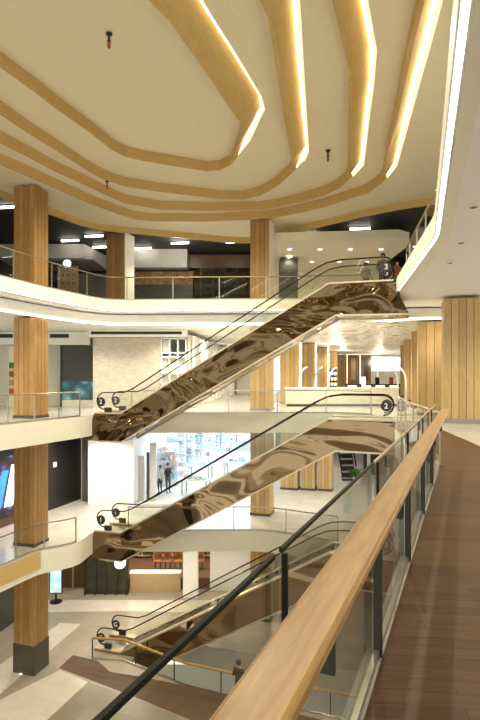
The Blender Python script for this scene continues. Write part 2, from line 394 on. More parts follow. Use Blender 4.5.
# ------------------------------------------------------------------ feature ceiling
RINGS = [
 (10.35, 9.97, 10.05,
  [((0,65.5),0),((30,87),0),((60,110),0),((85,128),0),((100,139),0),((112,149),0),((125,156),0),((142,160),0),((165,164),0),((207,170.7),0),((220,169.5),0),((230,164),0),((234,155),(238,155)),((240,138),(250,141)),((243,125),(265,109)),((237,118),(262,97)),((204,70),(234,50)),((170,22),(213,17)),((148,0),(203,0))],
  [((-3.4, 8.5), (-1.6, 8.3)), ((-5.5, 5), (-5.2, 3.8)), ((-8, 5), (-8.4, 4.2)), ((-8.6, 9), (-8.8, 9))]),
 (10.05, 9.67, 9.75,
  [((0,113),0),((30,133),0),((55.5,149),0),((80,165),0),((95,174),0),((105,179.5),0),((125,186),0),((160,191.5),0),((223,199),0),((243,199),0),((260,195),0),((277,185),0),((290,173),0),((292,168),(296,168)),((291,158),(306,159)),((288,140),(309,151)),((283,115),(307,120)),((275,60),(303.5,60)),((268,17),(301,17)),((260,0),(300,0))],
  [((-.2, 7.5), (.7, 7.3)), ((-3.5, .5), (-3, -.3)), ((-8.5, .5), (-8.9, -.2)), ((-9.5, 9), (-9.7, 9))]),
 (9.75, 9.37, 9.45,
  [((0,142),0),((30,157),0),((55.5,171),0),((80,182),0),((103,193),0),((125,203),0),((160,209),0),((210,210.5),0),((260,209.5),0),((277,207),0),((300,201.5),0),((323,195),0),((338,188),0),((346,180),0),((348,176),(353,177)),((348,160),(364,165)),((349,110),(370,115)),((350,74),(374,85)),((346,58),(377,50)),((337,20),(371,17)),((332,0),(368,0))],
  [((1.0, 6), (1.9, 5.8)), ((-1.5, -2.5), (-.8, -3)), ((-9.2, -2.5), (-9.6, -3)), ((-10.2, 10), (-10.4, 10))]),
 (9.45, 9.07, 9.15,
  [((0,164),0),((17,171),0),((55.5,188),0),((90,203),0),((119,214),0),((135,219),0),((150,221),0),((200,221.5),0),((260,219),0),((277,217),0),((300,212.5),0),((323,207),0),((345,200),0),((367,193),0),((379,184),0),((383,178),(387,179)),((386,155),(397,166)),((394,120),(410,120)),((402,80),(421,80)),((411,38),(433,38)),((420,0),(443,0))],
  [((2.3, 6), (3.0, 5.8)), ((-.5, -4.2), (.2, -4.8)), ((-10.2, -4.2), (-10.6, -4.8)), ((-11, 11), (-11.2, 11))]),
]
prev_outer = None
names = ['innermost', 'second', 'third', 'outermost']
for ri, (zt, zl, zo, pts, close) in enumerate(RINGS):
    inn = []; out = []; slot = []
    for a, b_ in pts:
        p = P(a[0], a[1], zl); inn.append(Vector((p.x, p.y)))
        if b_: q = P(b_[0], b_[1], zo); out.append(Vector((q.x, q.y))); slot.append(True)
        else: out.append(None); slot.append(False)
    for a, b_ in close:
        inn.append(Vector(a)); out.append(Vector(b_)); slot.append(True)
    n = len(inn)
    for i in range(n):
        if out[i] is None:
            d1 = (inn[i]-inn[i-1]).normalized(); d2 = (inn[(i+1) % n]-inn[i]).normalized(); s = (d1+d2).normalized()
            out[i] = inn[i]+Vector((-s.y, s.x))*.14
    # wood band: inner face, lip, sloped soffit
    bm = BM(); rows = []
    for i in range(n):
        w = out[i]-inn[i]; L = w.length; wn = w.normalized()
        lip = min(.1, L*.5)
        if L > .32: e = (out[i]-wn*min(.17, L*.35), zl+.24)
        else: e = (out[i]-wn*.02, zl+.04)
        rows.append([(inn[i], zt), (inn[i], zl), (inn[i]+wn*lip, zl), (e[0], e[1])])
    V = [[bm.verts.new((p.x, p.y, z)) for p, z in r] for r in rows]
    for i in range(n):
        j = (i+1) % n
        for k in range(3): bm.faces.new([V[i][k], V[j][k], V[j][k+1], V[i][k+1]])
        if not (slot[i] and slot[j]):
            a_ = bm.verts.new((out[i].x, out[i].y, zo)); b_ = bm.verts.new((out[j].x, out[j].y, zo))
            bm.faces.new([V[i][3], V[j][3], b_, a_])
    root = thing('ceiling_ring', ['small closed loop of timber band in the middle of the cream ceiling', 'timber ceiling band just outside the innermost loop, with a long straight glowing slot',
                 'timber ceiling band second from the outside, its glowing slot bent in the middle', 'outermost looping timber band of the cream ceiling, its slot a thin slanting line'][ri], 'ceiling feature', group='nested timber bands of the atrium ceiling')
    link('timber_band', bm, 'wood_band', root)
    bm = BM(); A = [bm.verts.new((rows[i][3][0].x, rows[i][3][0].y, rows[i][3][1])) for i in range(n)]
    B = [bm.verts.new((out[i].x, out[i].y, zo)) for i in range(n)]
    for i in range(n):
        j = (i+1) % n
        if slot[i] and slot[j]:
            m0 = bm.verts.new(A[i].co.lerp(B[i].co, .35)); m1 = bm.verts.new(A[j].co.lerp(B[j].co, .35))
            f = bm.faces.new([A[i], A[j], m1, m0]); f.material_index = 1
            bm.faces.new([m0, m1, B[j], B[i]])
    e = link('strip_light', bm, ['rim_glow', 'led_slot'], root); e['label'] = 'glowing warm white edge of the slot'
    # ceiling plane inside this ring
    if prev_outer is None: bm = prism(BM(), [(p.x, p.y) for p in inn], zt, zt+.1)
    else: bm = slab_hole(BM(), [(p.x, p.y) for p in inn], [(p.x, p.y) for p in prev_outer], zt, zt+.02)
    struct('ceiling_plane', bm, 'plaster_cream')
    prev_outer = out; inner_last = inn
R5 = [(-20,190),(0,197),(50,214),(83,226),(100,230),(119,232),(180,237.5),(225,242),(248,243),(273,238),(360,217),(400,209),(427,205)]
r5 = [P(x, y, 8.85) for x, y in R5]
r5 = [Vector((p.x, p.y)) for p in r5]
outer5 = [(-26, 17.5)]+[(p.x, p.y) for p in r5]+[(12, 20.6), (26, 17), (26, -12), (-26, -12)]
struct('ceiling_plane', slab_hole(BM(), outer5, [(p.x, p.y) for p in prev_outer], 9.15, 9.17), 'plaster_cream')
lineR5 = [Vector((-25.6, 17.5))]+r5+[Vector((12, 20.6)), Vector((26, 17))]
bm = sweep(BM(), lineR5, [(0, 9.15), (0, 8.85), (-.12, 8.85), (-.12, 9.21)])
root = thing('timber_fascia', 'long timber fascia where the cream ceiling meets the black ceiling of the top storey', 'fascia')
link('fascia_board', bm, 'wood_band', root)
struct('ceiling_dark', prism(BM(), [(-26, 17.6)]+[(p.x, p.y+.1) for p in r5]+[(12, 20.7), (26, 17.1), (26, 46), (-26, 46)], 9.22, 9.3), 'dark_ceiling')

# ------------------------------------------------------------------ clad columns
def column(cx, cy, w, dpt, z0, z1, label, wd='wood_column', plinth=.12, strips=4, pale_side=False, pm='charcoal_plinth'):
    """front-left corner at (cx, cy); runs along D and Pp"""
    r = thing('clad_column', label, 'column', (cx, cy, z0), GR, 'timber-clad columns of the mall')
    h = z1-z0
    h -= .06
    link('core', bx(.015, w-.015, .015, dpt-.015, 0, h), 'dark_brown_panel', r)
    bm = BM(); g = .02
    for k in range(strips):
        a = w*k/strips+g/2; b_ = w*(k+1)/strips-g/2
        box(bm, a, b_, 0, .02, plinth, h); box(bm, a, b_, dpt-.02, dpt, plinth, h)
    for k in range(strips):
        a = dpt*k/strips+g/2; b_ = dpt*(k+1)/strips-g/2
        box(bm, 0, .02, a, b_, plinth, h)
        if not pale_side: box(bm, w-.02, w, a, b_, plinth, h)
    link('cladding', bm, wd, r)
    if pale_side:  # right face set pale in place of timber strips
        s = link('side_panel', bx(w-.02, w+.01, 0, dpt, plinth, h), 'plaster', r); s['label'] = 'pale side face'
    p = link('plinth', bx(-.02, w+.02, -.02, dpt+.02, 0, plinth), pm, r); p['label'] = 'dark base'
    return r
c1 = (-8.0-.95*D.x, 20.2-.95*D.y)
column(c1[0], c1[1], .95, .86, L3, 9.15, 'timber-clad column on the topmost storey beside the clock, nearest of that storey')
column(c1[0], c1[1], .95, .86, L2, 4.0, 'timber-clad column on the middle balcony left of the dark shop front')
column(c1[0], c1[1], .95, .86, L1, -.93, 'timber-clad column on the lower balcony beside the colourful screen')
rr = column(c1[0], c1[1], .95, .86, G0, -5.87, 'timber-clad column on the ground floor with a tall charcoal base', plinth=1.15)
link('uplight', lathe(BM(), [(.035, 0), (.035, .02)], .35, -.03, 12), 'lamp_white', rr)
c2 = P(106, 234, 9.2); column(-7.05, 27.4, 1.1, 1.0, L3, 9.22, 'timber-clad column on the topmost storey between the clock and the brick wall', pale_side=True)
c3 = (1.35-.9*D.x, 24.6-.9*D.y)
column(c3[0], c3[1], .95, .9, L3, 9.15, 'timber-clad column on the topmost storey next to the small dark pillar', pale_side=True)
column(c3[0], c3[1], .95, .9, L2, 4.0, 'timber-clad column on the middle storey directly behind the upper escalator', 'wood_pale', pm='grey_paint')
column(c3[0], c3[1], .95, .9, L1, -.93, 'timber-clad column on the lower storey behind the middle escalator', 'wood_pale')
column(c3[0], c3[1], .95, .9, G0, -5.87, 'timber-clad column on the ground floor behind the lowest escalator', 'wood_pale')
column(7.22, 18.4, 1.22, 1.2, L2, 4.45, 'big pale timber-clad column standing at the end of the plank floor', 'wood_pale', .17, 5, pm='grey_paint')
rt = [(7.5, 21.9, 1.3), (8.85, 26.8, 1.2), (10.5, 33.2, 1.2), (12.3, 39.9, 1.2)]
od = ['first', 'second', 'third', 'fourth', 'fifth']
for k, (x, y, w) in enumerate(rt):
    column(x, y, w, 1.1, L2, 4.0, f'pale timber-clad column on the middle storey, {od[k]} behind the big column by the planks', 'wood_pale')
lf = [(2.38, 30.5, 1.1), (4.27, 37.0, 1.05), (6.2, 43.0, 1.0), (8.27, 50.0, 1.0), (10.63, 57.0, .95)]
for k, (x, y, w) in enumerate(lf):
    column(x, y, w, 1.0, L2, 4.0, f'pale timber-clad column in the row facing the big column, {od[k]} from the void', 'wood_pale', pm='grey_paint')
for k, (x, y, w) in enumerate([(2.38, 30.5, 1.0), (3.55, 30.3, .8), (4.5, 30.1, .8)]):
    column(x, y, w, .8, L1, -.93, f'pale timber-clad column on the lower storey under the row of columns, {od[k]} from the void', 'wood_pale')
for k, (x, y, w) in enumerate(lf[:3]):
    r = thing('light_strip', f'thin upright strip light beside the {od[k]} pale column of the far row', 'strip light', (x+w*D.x+.05, y-w*.29, 0), GR, 'upright strip lights between the far columns')
    link('diffuser', bx(0, .07, 0, .05, .1, 3.95), 'lamp_white', r); link('back_channel', bx(-.02, .09, .05, .1, .1, 3.95), 'steel', r)

# ------------------------------------------------------------------ balustrades
def balustrade(line, z, label, h=1.0, post=2.0, rail='bronze_rail', pm='steel', inset=.08, rr_=.028, gm='glass_panel', group=None):
    L = offset(line, inset)
    r = thing('glass_balustrade', label, 'balustrade', (L[0].x, L[0].y, z), 0, group)
    o0 = Vector((L[0].x, L[0].y, 0))
    loc = lambda p, zz: Vector((p.x-o0.x, p.y-o0.y, zz))
    link('handrail', tube(BM(), [loc(p, h) for p in L], rr_, 10), rail, r, smooth=True)
    # resample
    d = [0]
    for a, b_ in zip(L, L[1:]): d.append(d[-1]+(b_-a).length)
    tot = d[-1]; n = max(1, round(tot/post))
    def at(s):
        for i in range(len(L)-1):
            if s <= d[i+1] or i == len(L)-2:
                f = (s-d[i])/max(1e-6, d[i+1]-d[i]); return L[i].lerp(L[i+1], min(1, max(0, f))), (L[i+1]-L[i]).normalized()
    for k in range(n+1):
        p, dr = at(tot*k/n); M = Matrix.Translation(loc(p, 0)) @ Matrix.Rotation(math.atan2(dr.y, dr.x), 4, 'Z')
        link('post', bx(-.02, .02, -.012, .02, 0, h-.02, M=M), pm, r)
    for k in range(n):
        m_ = 4; bm = BM(); q = [at(tot*(k+j/m_)/n)[0] for j in range(m_+1)]
        a = [bm.verts.new(loc(p, .04)) for p in q]; b_ = [bm.verts.new(loc(p, h-.06)) for p in q]
        for j in range(m_): bm.faces.new([a[j], a[j+1], b_[j+1], b_[j]])
        link('glass_pane', bm, gm, r)
    link('base_channel', sweep(BM(), [(p.x-o0.x, p.y-o0.y) for p in L], [(-.03, 0), (-.03, .05), (.03, .05), (.03, 0)]), 'steel', r)
    return r
balustrade(cut(e3, (5.2, 22.3), (-10.2, 4)), L3, 'curving glass balustrade round the topmost storey with brown handrail', group=None)
balustrade([Vector((4.3, 12.2)), Vector((5.3, 17.5)), Vector((5.55, 18.3))], L3, 'short glass balustrade on the topmost storey above the tip of the bronze escalator', inset=.3, post=1.4)
balustrade(cut(e2, (5.6, 22.2), (-4.9, 23.3)), L2, 'glass balustrade across the far side of the middle storey', rail='steel', post=2.2)
balustrade(cut(e2, (-6.5, 21.4), (-10.6, 4)), L2, 'glass balustrade in front of the clad column on the middle storey, steel handrail', rail='steel', post=1.25)
balustrade(cut(e2, (3.6, 9.5), (5.05, 17.0)), L2, 'glass balustrade curving from the timber handrail to the escalator top', rail='steel', post=1.5, pm='steel')
balustrade([Vector((3.9, 20.85)), Vector((3.0, 21.35))]+cut(e1, (2.1, 21.9), (-4.9, 22.35)), L1, 'glass balustrade across the far side of the lower storey', rail='steel', post=2.2)
balustrade(cut(e1, (-6.45, 20.75), (-10.8, 4)), L1, 'glass balustrade bending round the bulge of the lower storey', post=1.3)
balustrade(cut(e1, (3.4, 9.5), (5.1, 17.5)), L1, 'glass balustrade on the near side of the lower storey, seen through the glass', post=1.6)
balustrade([Vector(p) for p in (U(.3, -.6), U(1.6, -.35), (-2.1, 19.6), (0, 18.8), (5, 17.2))], G0, 'low glass balustrade with golden timber rail round the opening in the ground floor', h=.86, rail='wood_rail', pm='dark_metal', post=1.85, inset=0, rr_=.05)

# near balustrade with the timber handrail
DN = Vector((.436, 1)).normalized(); NN = Vector((DN.y, -DN.x))      # NN points to the walkway
def NB(Y, off=0): return Vector((.436*Y-.535, Y))+NN*off
r = thing('timber_handrail_balustrade', 'long timber-topped glass balustrade running away beside the plank floor', 'balustrade', (0, 0, 0))
# handrail plank
ya, yb = -3.0, 9.55
bm = BM(); a = NB(ya, .06); c_ = NB(yb, .06)
pl = [a, c_, c_+NN*.135, a+NN*.135]
prism(bm, [(p.x, p.y) for p in pl], 1.035, 1.08)
link('handrail', bm, 'wood_rail', r, bevel=.012)
bm = BM(); q = [NB(yb, .03), NB(yb, .2)]
Y0 = 3.13
for k in range(-3, 5):
    Y = Y0+1.6*k
    if Y > 9.3: continue
    p = NB(Y, .0); M = Matrix.Translation((p.x, p.y, 0)) @ Matrix.Rotation(math.atan2(DN.y, DN.x), 4, 'Z')
    bm = BM(); box(bm, -.007, .007, -.027, .027, .006, .85, M=M)
    po = link('post', bm, 'dark_metal', r); po['label'] = 'dark flat metal post'
    link('glass_edge_clamp', bx(-.007, .007, -.008, .008, .85, 1.176, M=M), 'rubber_black', po)
    link('rail_bracket', bx(-.005, .005, -.15, -.105, .85, 1.034, M=M), 'dark_metal', po)
    # pane to the next post
    a = NB(Y+.03, -.03); c_ = NB(min(Y+1.57, 9.4), -.03)
    link('glass_pane', extr(BM(), [(a.x, a.y, -.10), (c_.x, c_.y, -.10), (c_.x, c_.y, 1.165), (a.x, a.y, 1.165)], (NN.x*.004, NN.y*.004, 0)), 'glass_near', r)
    cap = extr(BM(), [(a.x, a.y, 1.165), (c_.x, c_.y, 1.165), (c_.x, c_.y, 1.178), (a.x, a.y, 1.178)], (NN.x*.012, NN.y*.012, 0))
    link('cap_strip', cap, 'rubber_black' if Y < 3.1 else 'steel', r)  # far caps paler: their reflection is put into the material
a = NB(-3, -.02); c_ = NB(9.5, -.02)
link('base_channel', extr(BM(), [(a.x, a.y, .0), (c_.x, c_.y, .0), (c_.x, c_.y, .05), (a.x, a.y, .05)], (NN.x*.03, NN.y*.03, 0)), 'steel', r)

# ------------------------------------------------------------------ escalators
def make_escalator(z0, label, sb, st, first=None):
    r = thing('escalator', label, 'escalator', (-6.2, 22.1, z0), GR, 'three stacked escalators crossing the void')
    u1, u2, ue, Wd = 1.25, 9.91, 12.4, 1.45
    low = [(-.5, -1.08), (.25, -1.1), (u1+.05, -1.1), (u2+.25, 3.9), (ue+.35, 3.86), (ue+.1, 4.35), (ue-.2, 4.97), (u2, 5.06), (u1, .06), (.0, .06), (-.12, -.3)]
    for v in (0, Wd-.03):
        bm = extr(BM(), [(u, v, z) for u, z in low], (0, .03, 0))
        o = link('side_cladding', bm, 'bronze_mirror_dark_reflection' if z0 == L2 else 'bronze_mirror', r); o['label'] = 'buckled bronze mirror cladding'
    bm = BM(); lw = low[:5]
    for (a, b_) in zip(lw, lw[1:]):
        q = [bm.verts.new((a[0], .03, a[1])), bm.verts.new((b_[0], .03, b_[1])), bm.verts.new((b_[0], Wd-.03, b_[1])), bm.verts.new((a[0], Wd-.03, a[1]))]
        bm.faces.new(q)
    for (a, b_) in (((-.12, -.3), (-.5, -1.08)), ((ue+.35, 3.86), (ue-.2, 4.97))):
        q = [bm.verts.new((a[0], .03, a[1])), bm.verts.new((b_[0], .03, b_[1])), bm.verts.new((b_[0], Wd-.03, b_[1])), bm.verts.new((a[0], Wd-.03, a[1]))]
        bm.faces.new(q)
    link('soffit', bm, 'bronze_mirror', r)
    # outer deck trim
    for v in (0, Wd-.24):
        bm = BM(); prof = [(.0, .06), (u1, .06), (u2, 5.06), (ue-.2, 5.06)]
        for (a, b_) in zip(prof, prof[1:]):
            extr(bm, [(a[0], v-.015, a[1]), (b_[0], v-.015, b_[1]), (b_[0], v-.015, b_[1]+.06), (a[0], v-.015, a[1]+.06)], (0, .27, 0))
        link('deck_trim', bm, 'champagne', r)
        gx = v+.12
        lt = low[1:5]; vv = -.02 if v == 0 else Wd-.02; bm = BM()
        for (a, b_) in zip(lt, lt[1:]):
            extr(bm, [(a[0], vv, a[1]-.03), (b_[0], vv, b_[1]-.03), (b_[0], vv, b_[1]+.03), (a[0], vv, a[1]+.03)], (0, .04, 0))
        link('edge_trim', bm, 'champagne', r)
        # handrail loop
        hp = []
        for k in range(9):
            th = -PI/2-PI*k/8; hp.append((.43+.36*math.cos(th), gx, .60+.36*math.sin(th)))
        hp.append((u1+.1, gx, .97))
        hp = hp+[(u1+.5, gx, 1.12), (u1+.9, gx, 1.36), (u2-.5, gx, 5.70), (u2-.1, gx, 5.88), (u2+.4, gx, 5.96)]
        for k in range(9):
            th = PI/2-PI*k/8; hp.append((11.85+.36*math.cos(th), gx, 5.60+.36*math.sin(th)))
        link('handrail', tube(BM(), hp, .032, 10, flat=.8), 'rubber_black', r, smooth=True)
        gp = [(p[0], p[1], p[2]) for p in hp[2:-2]]
        gp = [(x, y, z) for x, y, z in gp]
        poly = [(.45, gx-.006, .12), (u1, gx-.006, .12), (u2, gx-.006, 5.12), (11.9, gx-.006, 5.12)]+[(x, gx-.006, z-.02) for x, y, z in reversed(gp[1:-1])]
        link('balustrade_glass', extr(BM(), poly, (0, .012, 0)), 'glass_panel', r)
        for (u, z, s) in ((.30, .56, sb), (11.95, 5.58, st)):
            d = thing_part('newel_sign', r); d.location = (u, gx-.03, z)
            bm = lathe(BM(), [(.17, 0), (.19, .01), (.19, .05), (.17, .06)], seg=28)
            bmesh.ops.rotate(bm, verts=bm.verts, cent=(0, 0, 0), matrix=Matrix.Rotation(PI/2, 3, 'X'))
            me = d.data; bmesh.ops.recalc_face_normals(bm, faces=bm.faces); bm.to_mesh(me); bm.free(); me.materials.append(MATS['black'])
            d['label'] = 'black disc with a white storey sign'
            text(s, .27, d, (0, -.062, 0), (PI/2, 0, 0), 'white_gloss')
        link('newel_base', bx(.45, .75, gx-.05, gx+.05, .12, .32), 'black', r)
    # steps
    link('landing_plate', bx(-.05, u1-.1, .24, Wd-.24, .0, .03), 'steel', r)
    link('landing_plate', bx(u2+.1, ue, .24, Wd-.24, 5.0, 5.03), 'steel', r)
    ns = 21; me = None
    for k in range(ns):
        u = u1+(k+.5)*(u2-u1)/ns; z = (k+.5)*5/ns
        if me is None:
            s = link('step', bx(-.21, .21, .26, Wd-.26, -.25, 0), 'dark_metal', r); me = s.data
        else:
            s = bpy.data.objects.new('step', me); C.objects.link(s); s.parent = r
        s.location = (u, 0, z)
    return r
def thing_part(name, parent):
    me = bpy.data.meshes.new(name); o = bpy.data.objects.new(name, me); C.objects.link(o); o.parent = parent; return o
make_escalator(L2, 'uppermost bronze-clad escalator rising from the middle storey to the top storey', '2', '3')
make_escalator(L1, 'middle bronze-clad escalator rising to the timber-railed storey', '1', '2')
make_escalator(G0, 'lowest escalator rising from the ground floor beside the floor opening', 'G', '1')

# ------------------------------------------------------------------ lights of the mall (recessed downlights, plus added fill spots and points)
def spot(x, y, z, e, col=(1, .90, .73), ang=150, r_=.12):
    l = bpy.data.lights.new('downlight', 'SPOT'); l.energy = e; l.color = col; l.spot_size = math.radians(ang); l.spot_blend = .6; l.shadow_soft_size = r_
    o = bpy.data.objects.new('downlight', l); C.objects.link(o); o.location = (x, y, z); return o  # name also covers the fill spots added at the end
def bulb(x, y, z, e, col=(1, .86, .64), r_=.15):
    l = bpy.data.lights.new('lamp', 'POINT'); l.energy = e; l.color = col; l.shadow_soft_size = r_
    o = bpy.data.objects.new('lamp', l); C.objects.link(o); o.location = (x, y, z); return o  # points without a fitting, used as fill
for x, y in ((-5, 14), (0, 17), (-3, 19), (3, 12), (-7, 9)): spot(x, y, 9.9 if x != 3 else 9.3, 900)
for x, y in ((7, 8), (8, 14), (9, 20), (6, 3), (14, 14)): spot(x, y, 4.4, 260)
for x, y in ((-7.5, 24), (-3, 25), (4, 27), (6, 24.5), (6, 32), (9, 30), (8, 42), (12, 50), (-12, 18)): spot(x, y, 3.9, 330)
for x, y in ((-8.5, 22.5), (-7, 25), (-12, 20), (0, 26), (4.5, 24), (7, 28), (5, 36)): spot(x, y, -1.0, 330)
for x, y in ((-3.5, 31), (-1, 36), (-3, 42), (0, 42)): spot(x, y, -1.15, 260, (.85, .93, 1))
for x, y in ((-9, 22), (-5, 24.5), (-1, 25), (4, 24), (-12, 16)): spot(x, y, -5.95, 330)
for x, y in ((4, 30), (8, 27), (0, 28), (-4, 28)): spot(x, y, 8.2, 160)
for x, y in ((-3, 21), (0, 20), (3, 19.5)): spot(x, y, -10.95, 160, (.9, .92, 1))

# ------------------------------------------------------------------ helpers for shops
def pbox(name, px0, px1, py0, py1, Y, dpt, mat, parent=None, **k):
    """box whose front face spans the given view rectangle at depth Y, dpt metres deep"""
    a = Q(px0, py1, Y); b_ = Q(px1, py0, Y)
    ox, oy, oz = (parent.location if parent else (0, 0, 0))
    return link(name, bx(a.x-ox, b_.x-ox, Y-oy, Y+dpt-oy, a.z-oz, b_.z-oz), mat, parent, **k)
def seg_box(bm, p, q, th, z0, z1):
    p = Vector(p); q = Vector(q); d = (q-p).normalized(); n_ = Vector((-d.y, d.x))*th
    return prism(bm, [p, q, q+n_, p+n_], z0, z1)

# ---- top storey
struct('wall_back', bx(-26, 26, 38, 38.2, L3, 9.2), 'graphite')
struct('wall_left', bx(-26, -25.8, -6, 38, L3, 8.8), 'graphite')
t = thing('grey_bulkhead', 'pale grey hanging bulkhead above the clock on the topmost storey', 'bulkhead', Q(50, 258, 29.5))
a, b_, c_ = Q(48, 256, 29.5), Q(84, 256, 29.5), Q(92, 258, 33)
o0 = t.location
link('front_panel', prism(BM(), [(p[0]-o0.x, p[1]-o0.y) for p in ((a.x-3, 29.5), (b_.x, 29.5), (b_.x+.6, 33), (a.x-3, 33))], 0, .8), 'grey_light', t)
link('soffit_panel', bx(-2, 2.4, .3, 3.4, -.06, 0), 'grey_paint', t)
t = thing('grey_bulkhead', 'long grey hanging bulkhead above the warm brick wall', 'bulkhead', Q(132, 267, 31))
a, b_ = Q(132, 267, 31), Q(187, 250, 31)
link('front_panel', bx(0, b_.x-a.x, 0, .9, 0, 9.215-a.z), 'grey_light', t); link('bottom_trim', bx(0, b_.x-a.x, -.02, .9, -.05, 0), 'grey_paint', t)
t = thing('brick_wall', 'low warm brown brick wall under the long grey bulkhead', 'wall', (Q(135, 280, 31.6).x, 31.6, L3))
link('brick_face', bx(0, 3.5, 0, .3, 2.2, 3.0), 'brick_warm', t); link('dark_front', bx(0, 3.5, .05, .3, 0, 2.2), 'graphite', t)
t = thing('timber_board', 'tan timber display board below the clock on the topmost storey', 'display board', (Q(60, 290, 30).x, 30, L3))
link('board', bx(0, 1.0, 0, .15, 0, 3.0), 'tan_board', t)
for i in range(3):
    for j in range(5):
        link('peg', bx(.15+i*.3, .24+i*.3, -.06, 0, .5+j*.48, .58+j*.48), 'dark_brown_panel', t)
link('side_frame', bx(-.12, 0, -.02, .15, 0, 3.0), 'grey_light', t)
ck = Q(67.5, 264, 29.22)
t = thing('wall_clock', 'round white clock hanging above the tan display board', 'clock', ck)
def disc(r_, d_, seg=28):
    bm = lathe(BM(), [(r_*.96, 0), (r_, d_*.3), (r_, d_*.8), (r_*.92, d_)], seg=seg)
    bmesh.ops.rotate(bm, verts=bm.verts, cent=(0, 0, 0), matrix=Matrix.Rotation(PI/2, 3, 'X')); return bm
link('rim', disc(.27, .08), 'black', t); link('dial', disc(.235, .10), 'clock_face', t)
link('hand', bx(-.012, .012, -.115, -.105, 0, .17), 'black', t); link('hand', bx(0, .12, -.115, -.105, -.012, .012), 'black', t)
link('wall_bracket', bx(-.03, .03, 0, .4, -.03, .2), 'black', t)
t = thing('storefront', 'dark glazed shop front on the topmost storey right of the brick wall', 'shop front', (Q(188, 300, 32).x, 32, L3))
link('glazing', bx(0, 3.8, .05, .06, 0, 3.3), 'shop_glass', t)
for k in range(6): link('mullion', bx(k*.75, k*.75+.06, 0, .12, 0, 3.3), 'dark_metal', t)
link('header', bx(0, 3.86, -.05, .2, 3.3, 4.1), 'dark_brown_panel', t)
t = thing('storefront', 'dark glazed shop front on the topmost storey between clock and the second column', 'shop front', (Q(79, 300, 33.8).x, 33.8, L3))
link('panel', bx(0, 2.3, 0, .15, 0, 3.3), 'grey_paint', t); link('frame', bx(-.1, 0, -.03, .15, 0, 3.3), 'grey_light', t); link('shelf', bx(.2, 1.0, -.25, 0, .75, .8), 'grey_light', t)
# cream canopy and wall
t = thing('cream_canopy', 'broad cream canopy with small downlights behind the top of the uppermost escalator', 'canopy', (0, 0, 0))
cp = [(1.6, 25.6), (7.6, 25.0), (8.3, 25.5), (8.6, 26.4), (8.6, 33), (1.6, 33)]
link('canopy_slab', prism(BM(), cp, 8.3, 8.7), 'plaster_cream', t)
for i in range(4):
    for j in range(2):
        link('downlight', lathe(BM(), [(.09, 8.28), (.09, 8.3)], 2.6+i*1.6, 27.3+j*3, 14), 'lamp_white', t)
struct('wall_cream', bx(1.4, 12, 33, 33.2, L3, 8.3), 'plaster_cream')
t = thing('dark_pillar', 'small dark pillar lit from above on the topmost storey, right of a clad column', 'pillar', (Q(280, 290, 29).x, 29, L3))
link('shaft', bx(0, 1.0, 0, .9, 0, 3.2), 'graphite', t); link('top_light', lathe(BM(), [(.1, 3.22), (.12, 3.25)], .5, -.15, 12), 'lamp_white', t)
l = spot(t.location.x+.5, 28.7, 8.2, 60)
# fluorescent tubes
tb = [(70, 239.5), (94, 235), (101, 246), (143, 247.5), (180, 242), (235, 241), (308, 234), (360, 227.5), (4, 206)]
desc = ['left of the two above the clock bulkhead', 'right of the two above the clock bulkhead', 'half hidden by the second clad column', 'just right of the second clad column', 'above the long grey bulkhead', 'just left of the clad column by the dark pillar', 'first one right of that clad column', 'closest to the glass balustrade at the slab tip', 'at the edge of the view near the ceiling', 'at the edge of the view behind the first column']
first = None
for i, (x, y) in enumerate(tb):
    Y = FL*(7.48)/(375-y)
    px = (x-240)*Y/FL
    if first is None:
        first = thing('tube_light', 'x', 'light fitting', group='tube lights of the black ceiling')
        link('tube', tube(BM(), [(-.5, 0, 0), (.5, 0, 0)], .05, 10), 'tube_light', first); link('housing', bx(-.52, .52, -.04, .04, .045, .08), 'dark_metal', first)
        t = first
    else: t = dup(first)
    t.location = (px, Y, 9.12); t.rotation_euler = (0, 0, -.15); t['label'] = 'tube light on the black ceiling, '+desc[i].replace('closest to', 'beside')
for px_ in (180, 308): bulb(Q(px_, 230, 28.6).x, 28.6, 8.5, 60, (1, .93, .78))
# sprinklers of the feature ceiling
def sprinkler(px, py, Z, s, label):
    p = P(px, py, Z); t = thing('sprinkler', label, 'sprinkler', (p.x, p.y, Z), 0, 'sprinklers of the cream ceiling')
    link('ceiling_plate', lathe(BM(), [(.07*s, 0), (.09*s, -.02*s), (.08*s, -.05*s), (.03*s, -.07*s)]), 'black', t)
    link('stem', lathe(BM(), [(.035*s, -.07*s), (.03*s, -.2*s), (.05*s, -.21*s), (.05*s, -.24*s)]), 'black', t)
    link('bulb', lathe(BM(), [(.03*s, -.24*s), (.045*s, -.30*s), (.04*s, -.38*s), (.015*s, -.42*s)]), 'red', t)
sprinkler(109, 33, 10.35, .95, 'black sprinkler with a red bulb inside the innermost timber loop')
sprinkler(328, 150, 9.75, 1.0, 'small black sprinkler between two glowing slots of the ceiling')
sprinkler(107, 181, 9.45, .8, 'tiny dark sprinkler between the timber bands over the left side')

